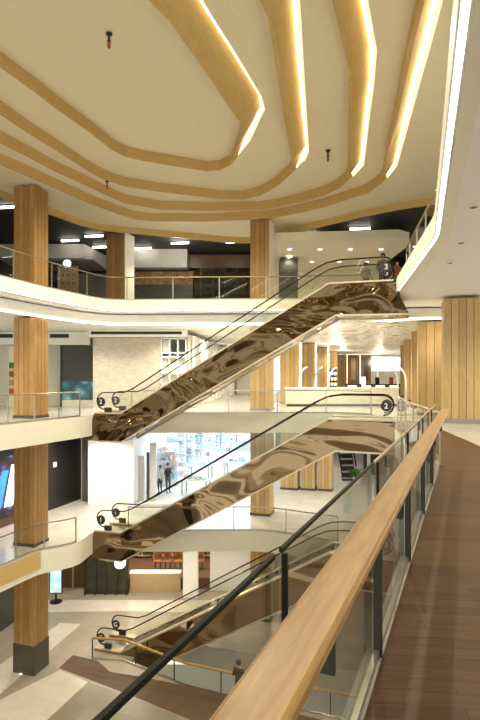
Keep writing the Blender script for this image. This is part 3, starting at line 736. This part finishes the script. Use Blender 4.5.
# ---- middle storey
struct('wall_far', bx(-26, 26, 61, 61.2, L2, 4.0), 'plaster')
struct('wall_gallery_end', bx(-.3, 2.2, 46, 46.2, 0, 4.0), 'plaster_white')
struct('wall_side', seg_box(BM(), (9.0, 20.6), (17, 46), -.2, 0, 4.0), 'plaster')
struct('wall_gallery', bx(-26, Q(64, 400, 29).x, 29, 29.2, 0, 4.0), 'plaster')
struct('wall_gallery_recess', bx(-10, -2.9, 30.5, 30.7, 0, 4.0), 'plaster')
t = thing('grille_bulkhead', 'white ceiling bulkhead with long black air slots above the stone wall', 'bulkhead', (Q(88, 340, 26.3).x, 26.3, 3.62))
link('panel', bx(0, 5.0, 0, .6, 0, .37), 'ceiling_white', t); link('air_slot', bx(.15, 4.75, -.01, .02, .14, .28), 'black', t)
t = thing('grille_bulkhead', 'white wall bulkhead with a black air slot between clad column and dark shop front', 'bulkhead', (Q(48, 340, 27.4).x, 27.4, 3.3))
link('panel', bx(-6, 2.2, 0, .5, 0, .68), 'ceiling_white', t); link('air_slot', bx(.1, 1.1, -.01, .02, .36, .56), 'black', t); link('air_slot', bx(-3.6, -1.85, -.01, .02, .36, .56), 'black', t)
t = thing('dark_storefront', 'tall graphite shop front panel with a teal lit strip at its foot', 'shop front', (Q(62, 405, 28).x, 28, 0))
w_ = Q(93, 400, 28).x-Q(62, 400, 28).x
link('panel', bx(0, w_, 0, .3, 1.35, 3.45), 'graphite', t); link('lower_window', bx(0, w_, .02, .3, .35, 1.35), 'window_teal', t).__setitem__('label', 'teal lit lower window')
link('base', bx(0, w_, 0, .3, 0, .35), 'plaster', t); link('frame', bx(-.08, 0, -.05, .3, 0, 3.5), 'dark_metal', t)
t = thing('stone_wall', 'wall of small pale rough stone tiles behind the foot of the uppermost escalator', 'wall', (Q(93, 405, 26.5).x, 26.5, 0))
w_ = Q(160, 400, 26.5).x-Q(93, 400, 26.5).x
link('stone_face', bx(0, w_, 0, .4, .1, 3.6), 'stone_wall_finish', t); link('skirting', bx(0, w_, -.01, .4, 0, .1), 'grey_light', t)
t = thing('white_lattice_shelf', 'white open shelving frame at the right end of the stone wall', 'shelving', (Q(160.5, 405, 26.5).x, 26.5, 0))
for k in range(4): link('upright', bx(k*.42, k*.42+.07, 0, .35, 0, 3.6), 'white_gloss', t)
for z in (.6, 1.2, 1.75, 2.6, 2.8, 3.53): link('shelf', bx(0, 1.33, 0, .35, z, z+.06), 'white_gloss', t)
link('top_panel', bx(.09, .4, .1, .15, 2.9, 3.5), 'grey_light', t); link('back_panel', bx(0, 1.33, .33, .36, 0, 2.6), 'plaster', t)
t = thing('white_slatted_wall', 'white wall of upright slats running back behind the uppermost escalator', 'wall', (0, 0, 0))
p0 = Vector((-2.45, 26.7)); p1 = Vector((-.45, 46)); nsl = 14
link('backing', seg_box(BM(), p0+Vector((-.1, 0)), p1, .15, 0, 3.75), 'plaster', t)
for k in range(nsl):
    a = p0.lerp(p1, (k/nsl)**1.3); d = (p1-p0).normalized(); q = Vector((.16, 0))
    link('slat', prism(BM(), [a, a+q, a+q+d*.22, a+d*.22], .1, 3.7), 'white_gloss', t)
t = thing('display_cabinet', 'narrow lit display cabinet of coloured goods beside the clad column on the middle storey', 'cabinet', (Q(8, 400, 27.2).x, 27.2, 0))
link('case', bx(0, .35, .1, .3, 0, 3.2), 'plaster', t)
for k, mm in enumerate(('red', 'tan_board', 'terracotta', 'leaf')): link('goods', bx(.06, .29, .0, .1, .7+k*.45, 1.0+k*.45), mm, t)
# opening with blue screen between far columns
t = thing('lit_shop_window', 'slim bright shop window with a pale blue poster beside the column', 'shop window', (Q(271, 405, 31.5).x, 31.5, 0))
link('frame', bx(0, .62, 0, .1, 0, 3.7), 'white_gloss', t); link('poster', bx(.2, .5, -.03, 0, .6, 2.9), 'screen_pale', t); link('light_panel', bx(.02, .12, -.02, 0, .1, 3.6), 'lamp_white', t)
# far court: displays, screen, counters
t = thing('video_screen', 'large bright white and blue screen at the far end of the middle storey', 'screen', Q(372, 371, 58))
a, b_ = Q(372, 371, 58), Q(401, 357, 58)
link('housing', bx(-.1, b_.x-a.x+.1, .05, .3, -.1, b_.z-a.z+.1), 'grey_light', t); link('screen', bx(0, b_.x-a.x, 0, .05, 0, b_.z-a.z), 'screen_pale', t); link('support', bx(.5, .8, .1, .3, -a.z, 0), 'grey_light', t); link('support', bx(2.5, 2.8, .1, .3, -a.z, 0), 'grey_light', t)
for i, (x0, x1) in enumerate(((347, 358), (360, 371))):
    a, b_ = Q(x0, 380, 52), Q(x1, 355, 52)
    t = thing('tall_display_tower', ['tall dark display tower with glowing edges at the far end, nearer the columns', 'tall dark display tower with glowing edges next to the bright screen'][i], 'display stand', (a.x, 52, 0), 0, 'dark towers at the far end of the middle storey')
    w_ = b_.x-a.x; link('tower', bx(0, w_, 0, .8, 0, b_.z), 'dark_brown_panel', t)
    link('glow_strip', bx(-.02, .05, -.04, 0, .8, b_.z), 'shelf_light', t); link('poster', bx(.4, w_-.25, -.03, 0, 1.2, b_.z-.3), ['bronze_rail', 'black'][i], t)
for i, x0 in enumerate((346, 360, 374, 388)):
    a = Q(x0, 385, 46)
    t = thing('shop_counter', 'low dark glowing counter in the far court, '+['under the first dark tower', 'under the second dark tower', 'under the near half of the bright screen', 'under the far edge of the bright screen'][i], 'counter', (a.x, 46, 0), 0, 'counters of the far court')
    link('body', bx(0, 1.1, 0, .6, 0, .85), 'dark_brown_panel', t); link('top', bx(-.03, 1.13, -.03, .63, .85, .9), 'graphite', t); link('glow_panel', bx(.15, .95, -.02, 0, .55, .78), 'shelf_light', t)
    link('display_box', bx(.2, .5, .1, .4, .9, 1.5), ['terracotta', 'lamp_white', 'black', 'red'][i], t)
t = thing('display_shelf', 'dark shelf unit with small lit white goods between the pale columns', 'shelving', (Q(327, 390, 44).x, 44.0, 0))
link('carcass', bx(0, .85, .1, .4, 0, 2.2), 'graphite', t)
for j in range(3):
    link('shelf', bx(.0, .85, -.1, .1, .75+j*.45, .8+j*.45), 'dark_brown_panel', t)
    for i in range(3): link('goods', bx(.08+i*.27, .24+i*.27, -.08, .06, .8+j*.45, 1.05+j*.45), 'shelf_light', t)  # goods glow: shelf lighting put into their material
t = thing('white_counter', 'long low white counter with a timber base beyond the far balustrade', 'counter', (Q(284, 400, 29).x, 28.2, 0))
w_ = Q(404, 390, 28.2).x-Q(284, 390, 28.2).x-.3
link('top', bx(0, w_, 0, .5, .95, 1.03), 'white_gloss', t); link('front', bx(.05, w_-.05, .06, .45, .12, .95), 'pastel_cream', t); link('plinth', bx(.1, w_-.1, .1, .4, 0, .12), 'dark_brown_panel', t)
for i, (x, sd) in enumerate(((299, 1), (314.5, 1), (329, 1), (398, -1), (406, -1))):
    Y = [29.6, 31.5, 33.5, 33.5, 31.0][i]; a = Q(x, 371, Y)
    base = 1.03 if False else 0
    t = thing('arched_lamp', 'white arched stand lamp curving beside '+['the first far column', 'the second far column', 'the third far column', 'the row of columns near the bright screen', 'the tall columns behind the big one'][i], 'lamp', (a.x, Y, 0), 0, 'white arched lamps beyond the void')
    pts = [(0, 0, .05), (0, 0, 1.2)]+[(sd*.5*(1-math.cos(k*PI/12)), 0, 1.2+.95*math.sin(k*PI/12)) for k in range(1, 7)]
    link('arched_tube', tube(BM(), pts, .055, 8), 'white_gloss', t, smooth=True); link('base', lathe(BM(), [(.2, 0), (.2, .04), (.05, .06)]), 'white_gloss', t)

# ---- lower storey
LN = lambda Y: Vector((-9.43+.34*(Y-25.8), Y))
struct('wall_lower_left', seg_box(BM(), LN(12), LN(28.6), .3, L1, -.95), 'dark_brown_panel')
t = thing('video_screen', 'colourful blue and white video screen on the dark wall of the lower storey', 'screen', (0, 0, 0))
off = Vector((.9467, -.322))*.06
a, b_ = LN(17.5)+off, LN(23.45)+off

for k_, (f0, f1, mm_) in enumerate(((.70, .78, 'screen_white'), (.80, .86, 'screen_deep_blue'), (.89, .97, 'screen_white'))):
    g0 = a.lerp(b_, f0)+off*1.2; g1 = a.lerp(b_, f1)+off*1.2; sk = (b_-a)*.07
    link('graphic_stroke', extr(BM(), [(g0.x, g0.y, -4.1), (g1.x, g1.y, -4.1), (g1.x+sk.x, g1.y+sk.y, -2.7+.2*k_), (g0.x+sk.x, g0.y+sk.y, -2.7+.2*k_)], (.02, -.007, 0)), mm_, t)
link('frame', seg_box(BM(), a, b_, .05, -4.6, -1.0), 'black', t); link('screen', seg_box(BM(), a+off*.4, b_+off*.4-Vector((.04, .12)), .03, -4.5, -1.9), 'screen_blue', t)
t = thing('black_wall_panel', 'large black shop shutter right of the clad column on the lower storey', 'shop front', (0, 0, 0))
link('shutter', seg_box(BM(), LN(24.0)+off, LN(28.0)+off, .05, L1+.02, -1.2), 'black', t)
link('door_sign', seg_box(BM(), LN(25.9)+off*2, LN(26.15)+off*2, .03, -2.9, -2.65), 'white_gloss', t)
t = thing('dark_post', 'slim dark post between the black shutter and the white wall', 'post', (Q(82, 500, 27.6).x, 27.6, L1))
link('shaft', bx(0, .3, 0, .3, 0, 4.0), 'charcoal_plinth', t); link('edge_strip', bx(-.04, 0, -.02, .1, 0, 4.0), 'steel', t)
struct('wall_lower_white', bx(Q(88, 500, 26.8).x, Q(134, 500, 26.8).x, 26.8, 27.3, L1, -.95), 'white_gloss')
struct('wall_store_side', seg_box(BM(), (Q(134, 500, 27.3).x, 27.3), (-4.6, 46), .2, L1, -.95), 'white_gloss')
struct('wall_store_back', bx(-6, 3.0, 46, 46.2, L1, -.95), 'white_gloss')
struct('wall_store_party', seg_box(BM(), (1.5, 34.5), (2.4, 46), .2, L1, -.95), 'white_gloss')
finish('floor_store', [(-5.4, 26.9), (1.4, 26.9), (2.4, 46), (-4.6, 46)], L1+.012, 'white_gloss', .01)
t = thing('shop_fill_panel', 'unseen cool ceiling panel added to light the bright white shop', 'light fitting', (0, 0, 0))
link('diffuser', bx(-3.6, 1, 29, 44, -1.08, -1.04), 'cool_fill', t); link('frame', bx(-3.7, 1.1, 28.9, 44.1, -1.04, -.98), 'white_gloss', t)  # panel out of view, added to brighten and cool the shop
t = thing('white_door_frame', 'grey and blue door panels at the entrance of the bright white shop', 'door panel', (Q(138, 480, 27.6).x, 27.6, L1))
link('panel', bx(0, .33, 0, .1, 0, 2.4), 'grey_light', t); link('panel', bx(.45, .6, 0, .1, .1, 2.6), 'graphite', t); link('panel', bx(.62, .95, .05, .15, 0, 3.1), 'grey_light', t)
cols = ['pastel_pink', 'pastel_blue', 'white_gloss', 'pastel_grey', 'pastel_teal', 'pastel_cream', 'grey_paint', 'pastel_blue']
k = 0
shelfdesc = ['at the entrance side', 'behind the seated pair', 'in the middle of its side wall', 'deep inside the shop', 'near its back wall', 'under the teal sign', 'against the back wall', 'next to the red sign']
for i, (px, Y) in enumerate(((156, 31), (166, 34), (176, 37), (187, 40), (199, 43.5), (205, 45), (221, 45), (237, 45))):
    x = (px-240)*Y/FL
    t = thing('goods_shelf', 'wall shelf of goods in the bright shop, '+shelfdesc[i], 'shelving', (x, Y, L1), 0, 'goods shelves of the bright white shop')
    link('back', bx(0, 1.3, .3, .36, 0, 2.6), 'white_gloss', t)
    for j in range(4):
        link('shelf', bx(0, 1.3, 0, .3, .45+j*.55, .48+j*.55), 'white_gloss', t)
        for q in range(5):
            k += 1; h_ = .12+.3*random.random()
            link('goods', bx(.06+q*.25, .24+q*.25, .05, .25, .48+j*.55, .48+j*.55+h_), cols[(k*5+j) % 8], t)
for i, (px, py) in enumerate(((200, 478), (216, 468), (226, 462), (196, 494), (236, 474))):
    p = P(px, py, L1)
    t = thing('display_table', 'white display table with small goods in the bright shop, '+['beside the seated pair', 'in the centre of the shop', 'towards the red sign', 'nearest the glass balustrade', 'partly behind the clad column'][i], 'table', (p.x, p.y, L1), GR, 'display tables of the bright white shop')
    link('top', bx(-.8, .8, -.4, .4, .8, .86), 'white_gloss', t)
    for sx in (-.75, .67):
        for sy in (-.35, .27): link('leg', bx(sx, sx+.08, sy, sy+.08, 0, .8), 'grey_light', t)
    for q in range(5):
        k += 1; link('goods', bx(-.7+q*.28, -.52+q*.28, -.2, .1, .86, .95+.25*random.random()), cols[k % 8], t)
t = thing('shop_sign', 'teal lit sign panel inside the bright white shop', 'sign', Q(190, 450, 44)); link('panel', bx(0, 1.6, 0, .1, 0, 1.1), 'screen_teal', t); link('bracket', bx(.7, .9, .02, .08, 1.1, 1.6), 'steel', t)
t = thing('shop_sign', 'thin red sign panel on the back wall of the bright white shop', 'sign', Q(222, 441, 45.8)); link('panel', bx(0, 1.8, 0, .1, 0, .3), 'red', t); link('bracket', bx(.1, 1.7, .05, .15, -.05, 0), 'steel', t)
struct('wall_lower_far', bx(3.2, 26, 47, 47.2, L1, -.95), 'plaster')
t = thing('distant_stairway', 'dark distant escalator between columns on the lower storey', 'escalator', (Q(342, 480, 33).x, 33, L1))
link('side_panel', extr(BM(), [(0, 0, 0), (.9, 0, 0), (.9, 3, 3.6), (0, 3, 3.6)], (0, 0, .1)), 'black', t)
for sx in (-.06, .9): link('handrail', tube(BM(), [(sx, 0, .9), (sx, 3, 4.0)], .05), 'rubber_black', t)
for j in range(10): link('step', bx(.05, .85, j*.3, j*.3+.25, j*.36+.1, j*.36+.18), 'steel', t)
t = thing('dark_doorway', 'dark shop opening with pale drapes on the lower storey beside the distant escalator', 'shop front', (Q(364, 480, 35).x, 35, L1))
link('opening', bx(0, 2.0, 0, .2, 0, 3.4), 'black', t); link('drape', bx(.2, .4, -.1, 0, 0, 3.2), 'plaster', t); link('drape', bx(1.5, 1.7, -.1, 0, 0, 3.2), 'plaster', t)

def plant(name, label, loc, h, r_, n_=40, pot='white_gloss'):
    t = thing(name, label, 'plant', loc)
    link('pot', lathe(BM(), [(r_*.45, 0), (r_*.6, h*.3), (r_*.55, h*.3)]), pot, t)
    bm = BM()
    for i in range(n_):
        a = random.uniform(0, 2*PI); el = random.uniform(.2, 1.4); L_ = h*.7*random.uniform(.6, 1)
        d = Vector((math.cos(a)*math.cos(el), math.sin(a)*math.cos(el), math.sin(el))); b0 = Vector((0, 0, h*.3))
        s = d.cross(Vector((0, 0, 1))).normalized()*L_*.12; m_ = b0+d*L_*.55; e_ = b0+d*L_*.95-Vector((0, 0, L_*.15))
        v = [bm.verts.new(p) for p in (b0, m_-s, e_, m_+s)]; bm.faces.new(v)
    link('leaves', bm, 'leaf', t); return t
plant('potted_plant', 'leafy green plant in a pale pot in front of the distant escalator', (*P(357, 484, L1).xy, L1), 1.3, .45)
t = thing('timber_fascia', 'golden timber cladding along the edge of the lowest balcony beside its white bulge', 'fascia', (0, 0, 0))
sg = cut(e1, (-7.65, 19.9), (-10.8, 4))
link('cladding_board', sweep(BM(), sg, [(-.05, L1-.01), (-.05, L1-.66), (0, L1-.67)]), 'wood_band', t)

# ---- ground floor
struct('wall_ground_back', bx(-26, 26, 34, 34.2, G0, -5.9), 'plaster_cream')
struct('wall_ground_left', seg_box(BM(), (-13.0, 14), (-10.4, 26), .2, G0, -5.9), 'graphite')
t = thing('cafe_storefront', 'dark panelled shop front at the back of the ground floor left of the cafe', 'shop front', (Q(84, 598, 27.6).x, 27.6, G0))
link('panel', bx(0, 2.3, .2, .4, 0, 3.9), 'dark_brown_panel', t)
for k in range(5): link('mullion', bx(k*.55, k*.55+.07, 0, .2, 0, 3.9), 'dark_metal', t)
link('glazing', bx(0, 2.27, .1, .11, 0, 3.9), 'shop_glass', t); link('notice', bx(.1, .4, -.02, 0, 2.2, 2.9), 'leaf', t); link('notice', bx(.45, .75, -.02, 0, 2.0, 2.6), 'screen_teal', t)
link('logo_disc', disc(.3, .05), 'bronze_rail', t).location = (1.3, -.02, 2.1)
t = thing('dark_portal', 'dark brown wooden doorway behind the display screen on the ground floor', 'shop front', (Q(62, 598, 28.5).x, 28.5, G0))
link('door', bx(0, 1.2, .1, .3, 0, 3.9), 'dark_brown_panel', t); link('frame', bx(.55, .62, 0, .1, 0, 3.9), 'tan_board', t)
t = thing('white_pillar', 'square white pillar in front of the ground floor cafe', 'pillar', (Q(183, 598, 27).x, 27, G0))
link('shaft', bx(0, .75, 0, .7, 0, 4.05), 'plaster_white', t); link('base', bx(-.02, .77, -.02, .72, 0, .15), 'grey_light', t)
struct('wall_cafe_side', bx(Q(210, 598, 28.2).x, 1.2, 28.2, 28.4, G0, -5.9), 'plaster_white')
cf = ['beside the dark panels', 'in the middle of the cafe', 'beside the white pillar', 'right of the white pillar']
struct('floor_platform', bx(-7.0, 1.0, 28.45, 33.9, G0, G0+.6), 'tile_brown')
for i, px in enumerate((133, 152, 170, 199)):
    Y = 31.5; x = (px-240)*Y/FL
    t = thing('cafe_shelf', 'lit shelf of bottles and jars on the cafe wall, '+cf[i], 'shelving', (x, Y, G0+.6), 0, 'lit shelves of the cafe')
    link('back', bx(0, 1.05, .3, .36, 0, 2.3), 'dark_brown_panel', t)
    for j in range(5):
        link('shelf', bx(0, 1.05, 0, .3, .12+j*.27, .14+j*.27), 'tan_board', t)
        link('glow_strip', bx(0, 1.05, .26, .29, .33+j*.27, .37+j*.27), 'shelf_light', t)
        for q in range(5): link('goods', lathe(BM(), [(.06, .14+j*.27), (.06, .26+j*.27), (.02, .33+j*.27)], .12+q*.2, .12, 8), ['terracotta', 'tan_board', 'white_gloss', 'leaf'][(q+j+i) % 4], t)
t = thing('cafe_counter', 'long pale cafe counter on the ground floor', 'counter', (Q(130, 598, 28.0).x, 28.0, G0))
link('front', bx(0, 2.7, 0, .4, 0, 1.0), 'tan_board', t); link('top', bx(-.03, 2.73, -.05, .44, 1.0, 1.06), 'plaster_white', t)
for i, px in enumerate((158, 168, 178, 200)):
    x = (px-240)*29.8/FL
    t = thing('round_chair', 'round-backed terracotta cafe chair behind the counter, '+['beside the lit shelves', 'in the centre', 'next to the white pillar', 'beyond the white pillar'][i], 'chair', (x, 29.8, G0+.6), 0, 'terracotta cafe chairs')
    link('seat', lathe(BM(), [(.24, .42), (.26, .47), (.2, .5)]), 'terracotta', t)
    bm = BM(); rows = []
    for j in range(9):
        a = PI*(-.05+1.1*j/8); rows.append([bm.verts.new((.27*math.cos(a), .27*math.sin(a), z)) for z in (.5, .72+.18*math.sin(PI*j/8))])
    for j in range(8): bm.faces.new([rows[j][0], rows[j+1][0], rows[j+1][1], rows[j][1]])
    bk = link('backrest', bm, 'terracotta', t); bk.modifiers.new('s', 'SOLIDIFY').thickness = .03
    for sx in (-.16, .13):
        for sy in (-.16, .13): link('leg', bx(sx, sx+.03, sy, sy+.03, 0, .43), 'dark_metal', t)
t = thing('round_lamp', 'glowing white globe lamp under the foot of the middle escalator', 'lamp', Q(120, 563, 27.2))
bm = BM(); bmesh.ops.create_uvsphere(bm, u_segments=20, v_segments=12, radius=.28); link('globe', bm, 'lamp_white', t, smooth=True); link('cord', tube(BM(), [(0, 0, .2), (0, 0, -5.95-t.location.z)], .015, 6), 'black', t)
t = thing('digital_display', 'upright digital display with a bright teal picture standing beside the ground floor column', 'display stand', (*P(56, 602, G0).xy, G0))
link('base', lathe(BM(), [(.32, 0), (.32, .03), (.06, .06)], 0, 0), 'black', t); link('pole', bx(-.04, .04, -.02, .03, .05, .5), 'black', t)
link('housing', bx(-.32, .32, -.04, .06, .45, 1.85), 'black', t); link('screen', bx(-.28, .28, -.05, -.04, .5, 1.8), 'screen_teal', t)

# ------------------------------------------------------------------ people
def person(label, loc, rz, h, shirt, trousers, hair='hair', pose='stand'):
    """one skinned body; face materials by region; hair is a child"""
    t = thing('person', label, 'person', loc, rz)
    s = h/1.75
    J = {'pel': (0, 0, .95), 'wst': (0, .0, 1.1), 'chs': (0, .01, 1.32), 'nek': (0, .01, 1.48), 'hd0': (0, -.01, 1.56), 'hd1': (0, -.02, 1.68)}
    R = {'pel': .14, 'wst': .12, 'chs': .15, 'nek': .055, 'hd0': .075, 'hd1': .085}
    E = [('pel', 'wst'), ('wst', 'chs'), ('chs', 'nek'), ('nek', 'hd0'), ('hd0', 'hd1')]
    for sg, n_ in ((-1, 'l'), (1, 'r')):
        J[n_+'sh'] = (sg*.18, .01, 1.40); R[n_+'sh'] = .06
        J[n_+'el'] = (sg*.24, .03, 1.13); R[n_+'el'] = .042
        J[n_+'wr'] = (sg*.22, -.14, .96) if pose != 'hold' else (sg*.16, -.25, 1.15); R[n_+'wr'] = .03
        J[n_+'hn'] = (sg*.215, -.2, .9) if pose != 'hold' else (sg*.10, -.32, 1.2); R[n_+'hn'] = .032
        E += [('chs', n_+'sh'), (n_+'sh', n_+'el'), (n_+'el', n_+'wr'), (n_+'wr', n_+'hn')]
        if pose == 'sit':
            J[n_+'hp'] = (sg*.1, -.02, .90); J[n_+'kn'] = (sg*.12, -.42, .92); J[n_+'an'] = (sg*.12, -.42, .52); J[n_+'ft'] = (sg*.12, -.58, .47)
        else:
            J[n_+'hp'] = (sg*.10, 0, .88); J[n_+'kn'] = (sg*.11, -.02, .49); J[n_+'an'] = (sg*.11, .02, .09); J[n_+'ft'] = (sg*.12, -.15, .045)
        R[n_+'hp'] = .095; R[n_+'kn'] = .06; R[n_+'an'] = .042; R[n_+'ft'] = .04
        E += [('pel', n_+'hp'), (n_+'hp', n_+'kn'), (n_+'kn', n_+'an'), (n_+'an', n_+'ft')]
    keys = list(J); dz = -.44 if pose == 'sit' else 0
    me = bpy.data.meshes.new('body'); me.from_pydata([tuple(c*s for c in (J[k][0], J[k][1], J[k][2]+dz)) for k in keys], [(keys.index(a), keys.index(b)) for a, b in E], [])
    o = bpy.data.objects.new('body', me); C.objects.link(o)
    o.modifiers.new('skin', 'SKIN'); sv = me.skin_vertices[0].data
    for i, k in enumerate(keys): sv[i].radius = (R[k]*s*(1.15 if k in ('pel', 'wst', 'chs') else 1), R[k]*s*(.8 if k in ('pel', 'wst', 'chs') else 1)); sv[i].use_root = (k == 'pel')
    sd = o.modifiers.new('sub', 'SUBSURF'); sd.levels = sd.render_levels = 2
    dg = bpy.context.evaluated_depsgraph_get(); m2 = bpy.data.meshes.new_from_object(o.evaluated_get(dg)); bpy.data.objects.remove(o)
    m2.materials.clear()
    for mm in ('skin', shirt, trousers, 'black'): m2.materials.append(MATS[mm])
    for p in m2.polygons:
        c_ = p.center/s; z = c_.z-dz; p.use_smooth = True
        arm = abs(c_.x) > .185 or (c_.y < -.13 and z > .8 and pose != 'sit')
        if z > 1.47: p.material_index = 0
        elif arm and z < 1.10 and z > .8 and abs(c_.x) > .15: p.material_index = 0
        elif z > .97: p.material_index = 1
        elif (z < .11) or (pose == 'sit' and z < .52): p.material_index = 3
        else: p.material_index = 2
    b_ = bpy.data.objects.new('body', m2); C.objects.link(b_); b_.parent = t
    bm = BM(); bmesh.ops.create_uvsphere(bm, u_segments=16, v_segments=10, radius=.108*s)
    for v in bm.verts: v.co = Vector((v.co.x*.92, v.co.y*1.05+.015*s, v.co.z*1.02+(1.665+dz)*s))
    bmesh.ops.delete(bm, geom=[v for v in bm.verts if v.co.y < -.06*s and v.co.z < (1.71+dz)*s], context='VERTS')
    link('hair', bm, hair, b_ and t, smooth=True)
    return t
x = lambda px, Y: (px-240)*Y/FL
person('person in a grey shirt standing behind the handrail at the top of the upper escalator', (x(366, 22.6), 22.6, L3+.0), .3, 1.6, 'grey_paint', 'graphite')
person('person in a dark top beside the storey sign at the top of the escalator', (x(383, 21.6), 21.6, L3), -.4, 1.75, 'graphite', 'black')
person('person in an orange top beside a green plant at the top of the upper escalator', (x(397, 22.2), 22.2, L3), .1, 1.6, 'terracotta', 'leaf')
plant('potted_plant', 'small green plant between the people at the top of the upper escalator', (x(391, 22.9), 22.9, L3), 1.5, .4)
person('person in dark clothes near the shelves of the bright white shop', (*P(168, 493, L1).xy, L1), .8, 1.7, 'black', 'graphite', pose='hold')
person('person in a pale top in the bright shop beside one in dark clothes', (*P(160, 494, L1).xy, L1), -.6, 1.6, 'grey_light', 'black')
person('person in a black top standing by the golden rail of the floor opening', (x(239, 18.3), 18.3, G0), 2.6, 1.68, 'black', 'graphite', pose='hold')

for x_ in (-6.5, -4.5, -2.5): bulb(x_, 30.5, -6.4, 90, (1, .8, .55), .1)  # warm fill added to brighten the cafe, no fittings
for x_, y_ in ((-5.5, 25.5), (-7.5, 26), (0, 20.5), (3, 16)): spot(x_, y_, -5.95, 200)  # fill spots added to brighten the ground floor
for x_, y_ in ((-6.6, 24.6), (-3.5, 24.8)): spot(x_, y_, -.98, 120)  # fill added to brighten the white wall of the lower storey
for x_, y_ in ((0, 33), (1.6, 40), (-1.5, 29)): spot(x_, y_, 3.9, 330)  # fill added for the dark gap behind the slatted wall

for i, (px, py, w_) in enumerate(((474, 207, 'highest of those overhead'), (461, 243, 'beside the bend of the bright strip'), (450, 263, 'beside the lower slanting strip'))):
    p = P(px, py, 4.43)
    t = thing('recessed_downlight', 'small dark recessed downlight in the pale soffit, '+w_, 'light fitting', (p.x, p.y, 4.43), 0, 'recessed downlights of the near soffit')
    link('trim_ring', lathe(BM(), [(.055, -.012), (.07, -.006), (.07, 0)]), 'steel', t); link('reflector', lathe(BM(), [(.045, -.014), (.05, -.006)]), 'black', t)

for x_, y_ in ((9.5, 48), (13.5, 50), (15, 57), (11.5, 58), (7, 38)): bulb(x_, y_, 3.0, 80, r_=.08)  # fill points added to brighten the far court
for x_, y_ in ((4, 23.8), (-1, 24.5)): bulb(x_, y_, 3.2, 45, r_=.08)  # fill points added below the dark soffit by the escalator
